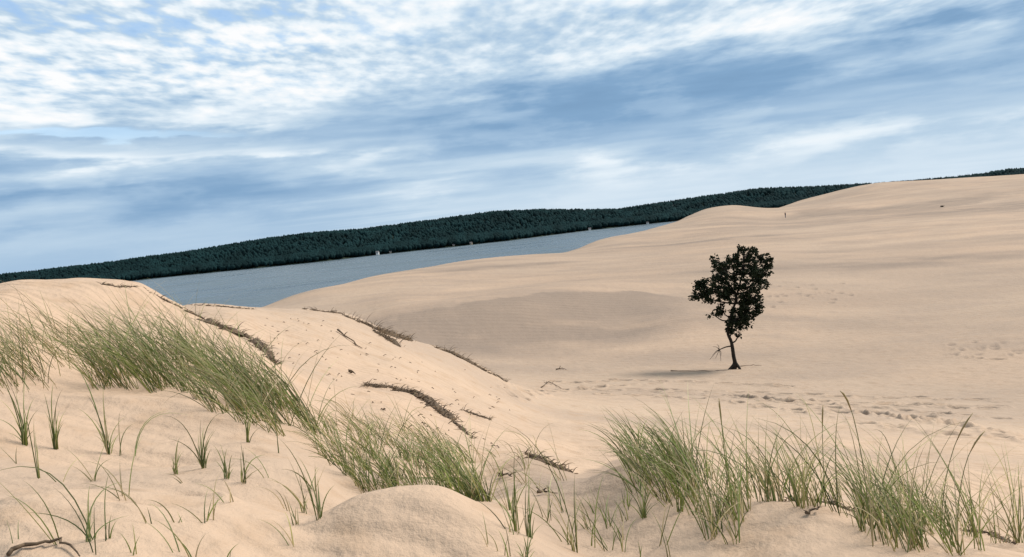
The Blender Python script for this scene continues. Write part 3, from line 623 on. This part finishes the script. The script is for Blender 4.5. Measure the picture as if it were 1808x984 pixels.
    sprig(488, 800, [(1,-32),(3,-45)], 'lone upright grass shoot right of the row of four sprouts')
    sprig(372, 920, [(14,-38,.0),(18,-80,.05)], 'slanted dry twig of grass on smooth sand below the row of sprouts', dry=.9)
    sprig(400, 985, [(22,-25),(8,-14)], 'short blade tip at the bottom edge in smooth sand')
    sprig(508, 903, [(-8,-30),(-22,-38,.3),(-58,-40,.25),(-40,-4,.1)], 'dark sprig bent left in front of the tall lone blades')
    sprig(538, 908, [(-4,-22),(8,-28),(-12,-25),(4,-34)], 'low dark sprout at the foot of the tall lone blades')
    sprig(562, 918, [(-2,-70),(-4,-95,.03),(-60,-140,.05),(30,-60),(-25,-75)], 'tall lone blades left of the bare sand mound')
    sprig(912, 940, [(-6,-75),(2,-120),(-14,-60),(4,-88),(-60,-150,.3),(-2,-140)], 'upright slender tuft right of the bare sand mound, left of a near pair')
    sprig(934, 950, [(-4,-90),(6,-110),(14,-70),(-12,-60),(2,-130)], 'upright slender tuft right of the bare sand mound, right of a near pair')
    sprig(896, 986, [(-6,-60),(4,-40),(-16,-50)], 'small sprout at the bottom edge below the slender pair')
    sprig(928, 986, [(-4,-40),(8,-55),(30,-60,.2),(16,-20),(-18,-30)], 'bushy sprout at the bottom edge below the slender pair')
    sprig(1016, 975, [(-2,-135,.02),(-12,-50),(4,-40),(2,-110),(-120,-220,.15)], 'single tall straight stem in the grey sand hollow')
    sprig(1046, 968, [(20,-120,.02),(16,-60),(6,-50)], 'single slanted stem beside the tall straight one in the hollow')
    sprig(1098, 975, [(28,-62,.25),(-14,-50,.2),(6,-70)], 'forked wiry sprig in the grey sand hollow')
    sprig(1130, 985, [(-4,-28),(3,-20)], 'short blade tips at the bottom edge below the right grass row')
    sprig(1180, 983, [(-8,-30),(-10,-45)], 'short dark shoot at the bottom edge, left of the long right grass row')
    sprig(1138, 915, [(-6,-60),(-12,-40),(10,-55),(-40,-50,.2),(40,-70,.2),(2,-80),(28,-50),(-30,-85,.1)], 'spreading grey green sprout in front of the right brow')
    sprig(1200, 905, [(2,-70),(26,-40,.3),(-8,-50),(30,-80,.2),(10,-95)], 'grey green sprout halfway between the spreading one and the long right row')
    g7 = 'tall seed stalks and long blades above the right row'
    sprig(1290, 905, [(-28,-150,.05),(-10,-120)], 'tall pale stalk near the left end of the right row', g7, stalks=[(-25,-190)], rmin=2.6)
    sprig(1305, 960, [(-2,-180,.02),(-34,-230,.1),(6,-150)], 'tall narrow stalks rising at the left end of the right row', g7, rmin=2.6)
    sprig(1440, 870, [(-110,-155,.05),(-60,-110,.1)], 'very long thin blade leaning left above the right row', g7, rmin=2.6)
    sprig(1455, 880, [(-50,-170,.3),(4,-60)], 'upright green spike at the dip of the right row', g7, stalks=[(-4,-150)], rmin=2.6)
    sprig(1540, 965, [(-5,-130),(6,-100)], 'tallest seed stalk with straw coloured head curving left', g7, stalks=[(-62,-245,.30)], rmin=2.6)
    sprig(1588, 905, [(-50,-130,.5),(2,-95)], 'thin stalk bent over to the left right of the tallest seed stalk', g7, rmin=2.6)
    sprig(1605, 940, [(24,-140,.02),(10,-90)], 'green spike leaning right in the right row', g7, rmin=2.6)
    sprig(1655, 935, [(10,-90),(-20,-120,.1)], 'left one of two dark seed stalks leaning right', g7, stalks=[(45,-178,0)], rmin=2.6)
    sprig(1690, 940, [(8,-80),(-40,-70,.4)], 'right one of two dark seed stalks leaning right', g7, stalks=[(42,-150,.1)], rmin=2.6)
    sprig(1800, 945, [(-60,-140,.2),(-25,-70),(-10,-110)], 'thin wiry blades leaning left at the right edge', g7, rmin=2.6)
build_grass()

# ------------------------------------------------------------------ dead roots, thatch and litter
def dead_mat(poly, thick, label, rmin, n=160, flen=.22, cat='dead grass', group='dead grass mats along the dune crests', crest=True):
    """a strip of dead roots and thatch lying along a crest: a lumpy mat and a fringe of fibres hanging downhill"""
    rg = random.Random(int(poly[0][0])); pts = []
    for (a, b) in zip(poly, poly[1:]):
        for k in range(4): pts.append(hit(a[0]+(b[0]-a[0])*k/4, a[1]+(b[1]-a[1])*k/4+(2 if crest else 0), rmin))
    pts.append(hit(*poly[-1], rmin)); org = pts[len(pts)//2].copy(); t = empty('dead_grass_mat', org); m = len(pts)
    clumps = []
    u = 0.0
    while u < m-1:
        k = min(int(u), m-2); p = pts[k].lerp(pts[k+1], u-k); env = .3+.7*math.sin(math.pi*u/(m-1))**.5
        clumps.append((p+Vector((rg.gauss(0, thick*.35), rg.gauss(0, thick*.35), 0)), thick*env*rg.choice((.2, .4, .7, 1.15)), (pts[k+1]-pts[k]).normalized()))
        u += rg.uniform(.12, .5)*(2.2 if rg.random() < .15 else 1)*(m-1)/14
    v, f = [], []
    for (p, q, d) in clumps:                                   # low lumps of root and trapped sand, half buried
        z0 = float(zat(p.x, p.y)[0]); b = len(v); L = q*rg.uniform(1.0, 2.2); sd = Vector((-d.y, d.x, 0)).normalized()
        for ring, (rr, hh) in enumerate(((1.0, -.25), (.8, .22), (.4, .42))):
            for a_ in range(7):
                an = a_*2*math.pi/7+ring*.4; w = rr*rg.uniform(.65, 1.2); e = p+d*(math.cos(an)*L*w)+sd*(math.sin(an)*q*.8*w); v.append(Vector((e.x, e.y, z0+d.z*math.cos(an)*L*w+q*hh*rg.uniform(.6, 1.3)))-org)
        for ring in (0, 1):
            for a_ in range(7): f.append((b+ring*7+a_, b+ring*7+(a_+1) % 7, b+ring*7+7+(a_+1) % 7, b+ring*7+7+a_))
        f.append(tuple(b+14+a_ for a_ in range(7)))
    tag(link_mesh('mat', v, f, M['root'], t), kind='stuff')
    V, Fc, C = [], [], []
    for i in range(n):
        p, q, d = rg.choice(clumps); p = p+Vector((rg.gauss(0, q*.8), rg.gauss(0, q*.8), 0)); p.z = float(zat(p.x, p.y)[0])+rg.uniform(-.01, q*.45)
        c0 = rg.uniform(.4, 1.5); c = (.11*c0, .076*c0, .048*c0)
        if rg.random() < .35: c = (.30*c0, .22*c0, .14*c0)
        blade_geo(V, Fc, C, [e-org for e in blade_path(p, flen*rg.choice((.15, .25, .35, .6))*rg.uniform(.6, 1.2), rg.uniform(0, 6.28), rg.uniform(.5, 1.7), rg.uniform(1.3, 2.3), 5, rg)], .006*rg.uniform(.6, 1.4)*(1+thick*4), c)
    tag(link_mesh('fibres', V, Fc, M['blade'], t, False, C), kind='stuff')
    tag(t, label, cat, group)
def twig(pxs, rad, label, rmin=2.2, lift=.01, cat='twig', group='dead twigs and roots lying on the sand', side=2):
    rg = random.Random(int(pxs[0][0]*3+pxs[0][1])); pts = [hit(x, y, rmin)+Vector((0, 0, lift+rad*.6)) for x, y in pxs]; fine = []
    for a, b in zip(pts, pts[1:]):
        for k in range(3): fine.append(a.lerp(b, k/3)+Vector((rg.gauss(0, rad), rg.gauss(0, rad), rg.uniform(0, rad*1.5))))
    fine.append(pts[-1]); org = fine[0].copy(); t = empty('dead_twig', org); v, f = [], []; m = len(fine)
    tube(v, f, [p-org for p in fine], [rad*(1-.7*i/(m-1))*rg.uniform(.8, 1.2) for i in range(m)], 6); link_mesh('stem', v, f, M['root'], t, True)
    for k in range(side):
        i = rg.randrange(1, max(2, m-1)); a = fine[i]-org; L = min((fine[-1]-fine[0]).length*.35, rad*6); d = Vector((rg.uniform(-1, 1), rg.uniform(-.6, .6), rg.uniform(.15, .7))).normalized()
        v, f = [], []; tube(v, f, [a, a+d*L*.5+Vector((0, 0, .1*L)), a+d*L], [rad*.6, rad*.45, rad*.15], 5); link_mesh('side_twig', v, f, M['root'], t, True)
    tag(t, label, cat, group)

def build_dead():
    dead_mat([(262,514),(330,548),(368,566)], .035, 'thin line of dead roots along the upper crest of the left dune', 7, 120, .18)
    dead_mat([(355,562),(400,579),(440,596),(470,620),(484,642)], .10, 'thick dark brown root mat on the right shoulder of the left dune', 7, 320, .26)
    dead_mat([(340,537),(392,540),(455,546)], .035, 'faint dry grass line on the second crest where it meets the lake', 13, 110, .2)
    dead_mat([(532,544),(600,552),(640,570)], .05, 'thin brown root line at the top of the second crest', 13, 150, .3)
    dead_mat([(640,569),(670,583),(705,594),(742,604)], .11, 'wide brown root mat midway down the second crest', 13, 300, .45)
    dead_mat([(664,588),(682,598),(704,612)], .09, 'short brown tangle hanging below the wide root mat', 10, 160, .45, crest=False)
    dead_mat([(768,612),(800,624),(832,640),(858,655)], .11, 'dark root mat on the lower end of the second crest', 13, 260, .4)
    dead_mat([(858,655),(880,664),(894,674)], .05, 'last sparse roots where the second crest meets the hollow', 13, 80, .35)
    dead_mat([(692,686),(735,698),(765,716),(795,740)], .10, 'dark overhanging root mat on the sand face above the middle clump', 6, 300, .28, crest=False)
    dead_mat([(795,740),(815,758),(836,776)], .035, 'straggling roots trailing down from the overhanging root mat', 6, 90, .22, crest=False)
    dead_mat([(645,681),(665,683),(690,684)], .045, 'small dry tuft on the sand face left of the overhanging root mat', 6, 110, .2, crest=False)
    dead_mat([(818,726),(840,734),(866,742)], .03, 'thin dry twigs on the sand face right of the overhanging root mat', 6, 90, .22, crest=False)
    dead_mat([(928,800),(955,813),(1002,830)], .05, 'dark root mat at the lip of the near hollow', 4.2, 200, .16)
    dead_mat([(1385,884),(1430,882),(1470,888),(1515,906)], .022, 'reddish brown thatch under the dip of the right grass row', 3.0, 170, .11)
    dead_mat([(1700,936),(1745,940),(1795,962)], .020, 'brown thatch on the brow near the right edge', 2.8, 130, .10)
    dead_mat([(1230,806),(1180,804),(1135,803)], .020, 'brown thatch on the brow under the left end tufts of the right row', 3.6, 110, .10)
    dead_mat([(178,501),(205,505),(240,506)], .022, 'dry twiggy scraps on the very top of the left dune', 8, 80, .16)
    twig([(18,990),(50,968),(92,966),(120,968),(142,990)], .008, 'dark arched dead root at the bottom left corner', lift=.008, side=0)
    twig([(595,586),(618,602),(640,618)], .016, 'dark dead stick lying on the second crest face', 9)
    twig([(955,686),(968,676),(985,684),(992,690)], .018, 'small tangled twig heap at the edge of the footprint hollow', 12, side=4)
    twig([(984,654),(994,652),(1000,654)], .028, 'little dark scrap of wood alone in the hollow left of the tree', 15, side=1)
    twig([(880,845),(893,842),(904,846)], .009, 'dark clump of debris beside the middle clump', 3.5, side=5)
    twig([(950,876),(966,873),(985,876)], .008, 'small dark twig on the grey hollow sand', 3, side=3)
    twig([(620,660),(628,664)], .018, 'tiny dark stub on the sand face below the dead stick', 6, side=2)
    twig([(1425,915),(1440,908),(1446,904)], .006, 'small scrap on pale sand under the right row', 2.6, side=2)
    twig([(1185,656),(1230,656),(1262,656),(1288,654)], .018, 'low dark root lying in the sand left of the tree', 20, lift=-.012, side=0)
    twig([(1308,648),(1330,645),(1345,646)], .018, 'low dark root lying in the sand right of the tree', 20, lift=-.012, side=0)
    # crumbs of plant litter that nobody could count
    rg = random.Random(5); V, Fc = [], []
    for i in range(230):
        x = rg.uniform(470, 900); y = rg.uniform(548, 800)
        if y < 545+(x-540)*.34+8 or y > 640+(x-480)*.55: continue
        p = hit(x, y, 8.2 if x < 560 else 5.0)
        if p.xy.length > 20: continue
        L = rg.uniform(.02, .07); a = rg.uniform(0, 6.28); d = Vector((math.cos(a), math.sin(a), rg.uniform(-.1, .35)))*L
        tube(V, Fc, [p+Vector((0, 0, .003)), p+d*.6+Vector((0, 0, .012)), p+d], [.004, .0055, .002], 4)
    tag(link_mesh('plant_litter', V, Fc, M['root']), 'dark crumbs of dry plant litter scattered over the second dune face', 'litter', kind='stuff')
build_dead()

# ------------------------------------------------------------------ the lone tree in the hollow
def build_tree():
    rg = random.Random(77); B = hit(1297, 652, 20); sc = math.hypot(B.xy.length, B.z-EYE)/FPX; ca, sa = math.cos(ROLL), math.sin(ROLL)
    t = empty('lone_tree', B)
    def W(px, py, dy=0.0):
        ox, oy = px-1297, (652-py)*.975; return Vector(((ox*ca+oy*sa)*sc, dy, (-ox*sa+oy*ca)*sc))
    def limb(name, pts, r0, r1, parent, n=8):
        fine = []
        for i in range(len(pts)-1):
            p0 = pts[max(i-1, 0)]; p1 = pts[i]; p2 = pts[i+1]; p3 = pts[min(i+2, len(pts)-1)]
            for k in range(4):
                u = k/4; fine.append(.5*((2*p1)+(p2-p0)*u+(2*p0-5*p1+4*p2-p3)*u*u+(3*p1-p0-3*p2+p3)*u**3))
        fine.append(pts[-1]); m = len(fine); v, f = [], []
        tube(v, f, fine, [r0+(r1-r0)*(i/(m-1))**.8 for i in range(m)], n); return link_mesh(name, v, f, M['bark'], parent, True), fine
    v, f = [], []
    tr, tp = limb('trunk', [W(1294, 658), W(1298, 645), W(1295, 630), W(1291, 606), W(1284, 586), W(1290, 560), W(1297, 530), W(1305, 495), W(1309, 468), W(1310, 450)], .105, .018, t, 10)
    limb('root_flare', [W(1299, 640), W(1292, 648, -.05), W(1282, 656, -.15)], .09, .05, tr); limb('root_flare', [W(1297, 640), W(1303, 648, -.1), W(1306, 655, -.2)], .08, .04, tr); limb('root_flare', [W(1297, 640), W(1298, 650, .3), W(1300, 650, .5)], .08, .03, tr)
    LOBES = [(1258,508,.0,33,25,1.15), (1235,512,.2,15,15,.9), (1284,500,.5,24,30,1.0), (1272,476,-.2,20,17,.55), (1262,462,.3,13,10,.35), (1310,470,.0,24,24,.85), (1308,446,.1,14,15,.5), (1318,436,-.1,7,10,.9), (1345,470,.2,16,18,.6), (1352,455,.0,8,9,.6),
             (1322,498,-.5,26,24,1.0), (1300,528,.0,26,24,1.0), (1322,547,.2,23,19,1.1), (1296,562,-.2,24,17,1.1), (1276,550,.3,15,10,.7), (1290,582,.0,11,12,.8), (1338,548,.1,9,11,.8), (1338,502,.3,12,14,.6), (1259,549,-.1,9,5,.6), (1305,590,.1,6,9,.6), (1336,522,0,8,14,.7), (1312,570,.1,16,13,.9), (1240,497,0,14,10,.6), (1292,458,0,16,14,.6), (1332,452,.1,9,11,.6), (1350,490,.1,8,7,.5), (1354,470,0,6,10,.5)]
    V, Fc, C = [], [], []
    for (px, py, dy, rx, ry, dens) in LOBES:
        px -= max(0, (px-1318)*.10); py += max(0, (478-py)*.2)+(8 if px < 1262 else 0); cen = W(px, py, dy); at = tp[min(range(8, len(tp)), key=lambda i: (tp[i]-cen).length+max(0, tp[i].z-cen.z+.3)*2)]
        mid = at.lerp(cen, .5)+Vector((0, 0, -.12)); lb, lp = limb('branch', [at, mid, cen], .045, .014, t, 6)
        rx *= .86; ry *= .86; nc = int(dens*rx*ry/12)+2
        for c in range(nc):
            while True:
                q = Vector((rg.uniform(-1, 1), rg.uniform(-1, 1), rg.uniform(-1, 1)))
                if q.length < 1 and rg.random() < .35+.65*q.length: break
            end = cen+Vector((q.x*rx*sc, q.y*.5*(rx+ry)*sc, q.z*ry*sc)); st = lp[rg.randrange(len(lp)//2, len(lp))]
            if c % 2 == 0: limb('twig', [st, st.lerp(end, .5)+Vector((0, 0, -.04)), end], .012, .004, lb, 4)
            d0 = (end-st).normalized() if (end-st).length > .01 else Vector((0, 0, 1))
            for k in range(rg.randint(18, 27)):
                p = end+Vector((rg.gauss(0, .055), rg.gauss(0, .055), rg.gauss(0, .055))); d = (d0*.6+Vector((rg.gauss(0, .7), rg.gauss(0, .7), rg.gauss(0, .6)+.1))).normalized(); L = rg.uniform(.08, .14)
                s = d.cross(Vector((rg.gauss(0, 1), rg.gauss(0, 1), rg.gauss(0, 1)))).normalized()*L*.36; nn = d.cross(s).normalized()*L*.12; b = len(V)
                V += [p, p+d*L*.45+s+nn, p+d*L, p+d*L*.45-s+nn]; Fc += [(b, b+1, b+2), (b, b+2, b+3)]; k_ = rg.uniform(.6, 1.5); C += [(.013*k_, .019*k_, .009*k_, 1)]*4
    tag(link_mesh('crown', V, Fc, M['leaf'], t, False, C), kind='stuff')
    db, dp = limb('dead_branch', [W(1290, 612), W(1280, 613, -.1), W(1268, 617, -.2)], .035, .018, t, 6)
    for (x, y) in ((1258,612), (1256,626), (1262,632), (1270,636), (1252,634), (1272,628), (1264,608)): limb('twig', [dp[-1], W((1268+x)/2+1, (617+y)/2-2, -.2), W(x, y, rg.uniform(-.4, 0))], .016, .005, db, 5)
    tag(db, 'leafless dead branch low on the left side')
    tag(t, 'lone dark leafy tree standing in the sandy hollow', 'tree')
build_tree()

# ------------------------------------------------------------------ the far figure and a low shrub on the big dune
def build_person():
    p = hit(1387, 385, 120); t = empty('person', p)
    v = [(0,0,.92),(0,0,1.12),(0,.01,1.36),(0,.01,1.47),(0,-.01,1.58),(0,-.01,1.70),(-.17,0,1.39),(-.23,.03,1.12),(-.22,-.06,.88),(.17,0,1.39),(.24,.02,1.12),(.23,-.05,.88),(-.09,0,.86),(-.11,-.03,.48),(-.12,.02,.09),(-.13,-.14,.03),(.09,0,.86),(.10,.04,.48),(.11,.10,.09),(.12,-.05,.03)]
    e = [(0,1),(1,2),(2,3),(3,4),(4,5),(2,6),(6,7),(7,8),(2,9),(9,10),(10,11),(0,12),(12,13),(13,14),(14,15),(0,16),(16,17),(17,18),(18,19)]
    r = [.15,.14,.16,.055,.085,.07,.065,.045,.035,.065,.045,.035,.085,.062,.042,.035,.085,.062,.042,.035]
    me = bpy.data.meshes.new('body'); me.from_pydata(v, e, []); o = bpy.data.objects.new('body', me); COL.objects.link(o); o.parent = t
    md = o.modifiers.new('skin', 'SKIN'); md.use_smooth_shade = True
    for i, q in enumerate(me.skin_vertices[0].data): q.radius = (r[i], r[i]); q.use_root = (i == 0)
    sb = o.modifiers.new('subdivision', 'SUBSURF'); sb.levels = 1; sb.render_levels = 1
    dg = bpy.context.evaluated_depsgraph_get(); ev = bpy.data.meshes.new_from_object(o.evaluated_get(dg)); o.modifiers.clear(); o.data = ev
    ev.materials.clear()
    for k in ('skin', 'shirt', 'jeans'): ev.materials.append(M[k])
    for f in ev.polygons:
        z = f.center.z; ax = abs(f.center.x); f.material_index = 0 if z > 1.46 or (ax > .19 and z < 1.02) else (1 if z > .93 else 2); f.use_smooth = True
    bm = bmesh.new(); bmesh.ops.create_icosphere(bm, subdivisions=2, radius=.105)
    bmesh.ops.delete(bm, geom=[q for q in bm.verts if q.co.z < -.03 and q.co.y < .03], context='VERTS')
    for q in bm.verts: q.co = Vector((q.co.x*.9, q.co.y+.012, q.co.z*1.1+1.64))
    h = bpy.data.meshes.new('hair'); bm.to_mesh(h); bm.free(); h.materials.append(M['hair']); ho = bpy.data.objects.new('hair', h); COL.objects.link(ho); ho.parent = t
    t.rotation_euler.z = .5; tag(t, 'tiny person in dark clothes standing below the far dune ridge', 'person')
build_person()
def build_shrub():
    p = hit(1664, 366, 120); t = empty('low_shrub', p); rg = random.Random(9); V, Fc, C = [], [], []; v, f = [], []
    for i in range(26):
        a = rg.uniform(0, 6.28); e = Vector((math.cos(a)*rg.uniform(.2, .9), math.sin(a)*rg.uniform(.2, .6), rg.uniform(.15, .6))); tube(v, f, [Vector((0, 0, -.1)), e*.5+Vector((0, 0, .08)), e], [.03, .02, .008], 4)
        for k in range(24):
            q = e*rg.uniform(.5, 1.1)+Vector((rg.gauss(0, .12), rg.gauss(0, .12), rg.gauss(0, .07))); d = Vector((rg.gauss(0, 1), rg.gauss(0, 1), rg.gauss(0, 1))).normalized()*.12; s = d.cross(Vector((.3, .5, .8)))*.4; b = len(V)
            V += [q, q+d*.5+s, q+d, q+d*.5-s]; Fc += [(b, b+1, b+2, b+3)]; C += [(.02, .026, .012, 1)]*4
    t.scale = (.7, .7, .7); link_mesh('stems', v, f, M['bark'], t); tag(link_mesh('foliage', V, Fc, M['leaf'], t, False, C), kind='stuff')
    tag(t, 'tiny dark low shrub on the far dune slope near the right', 'shrub')
build_shrub()
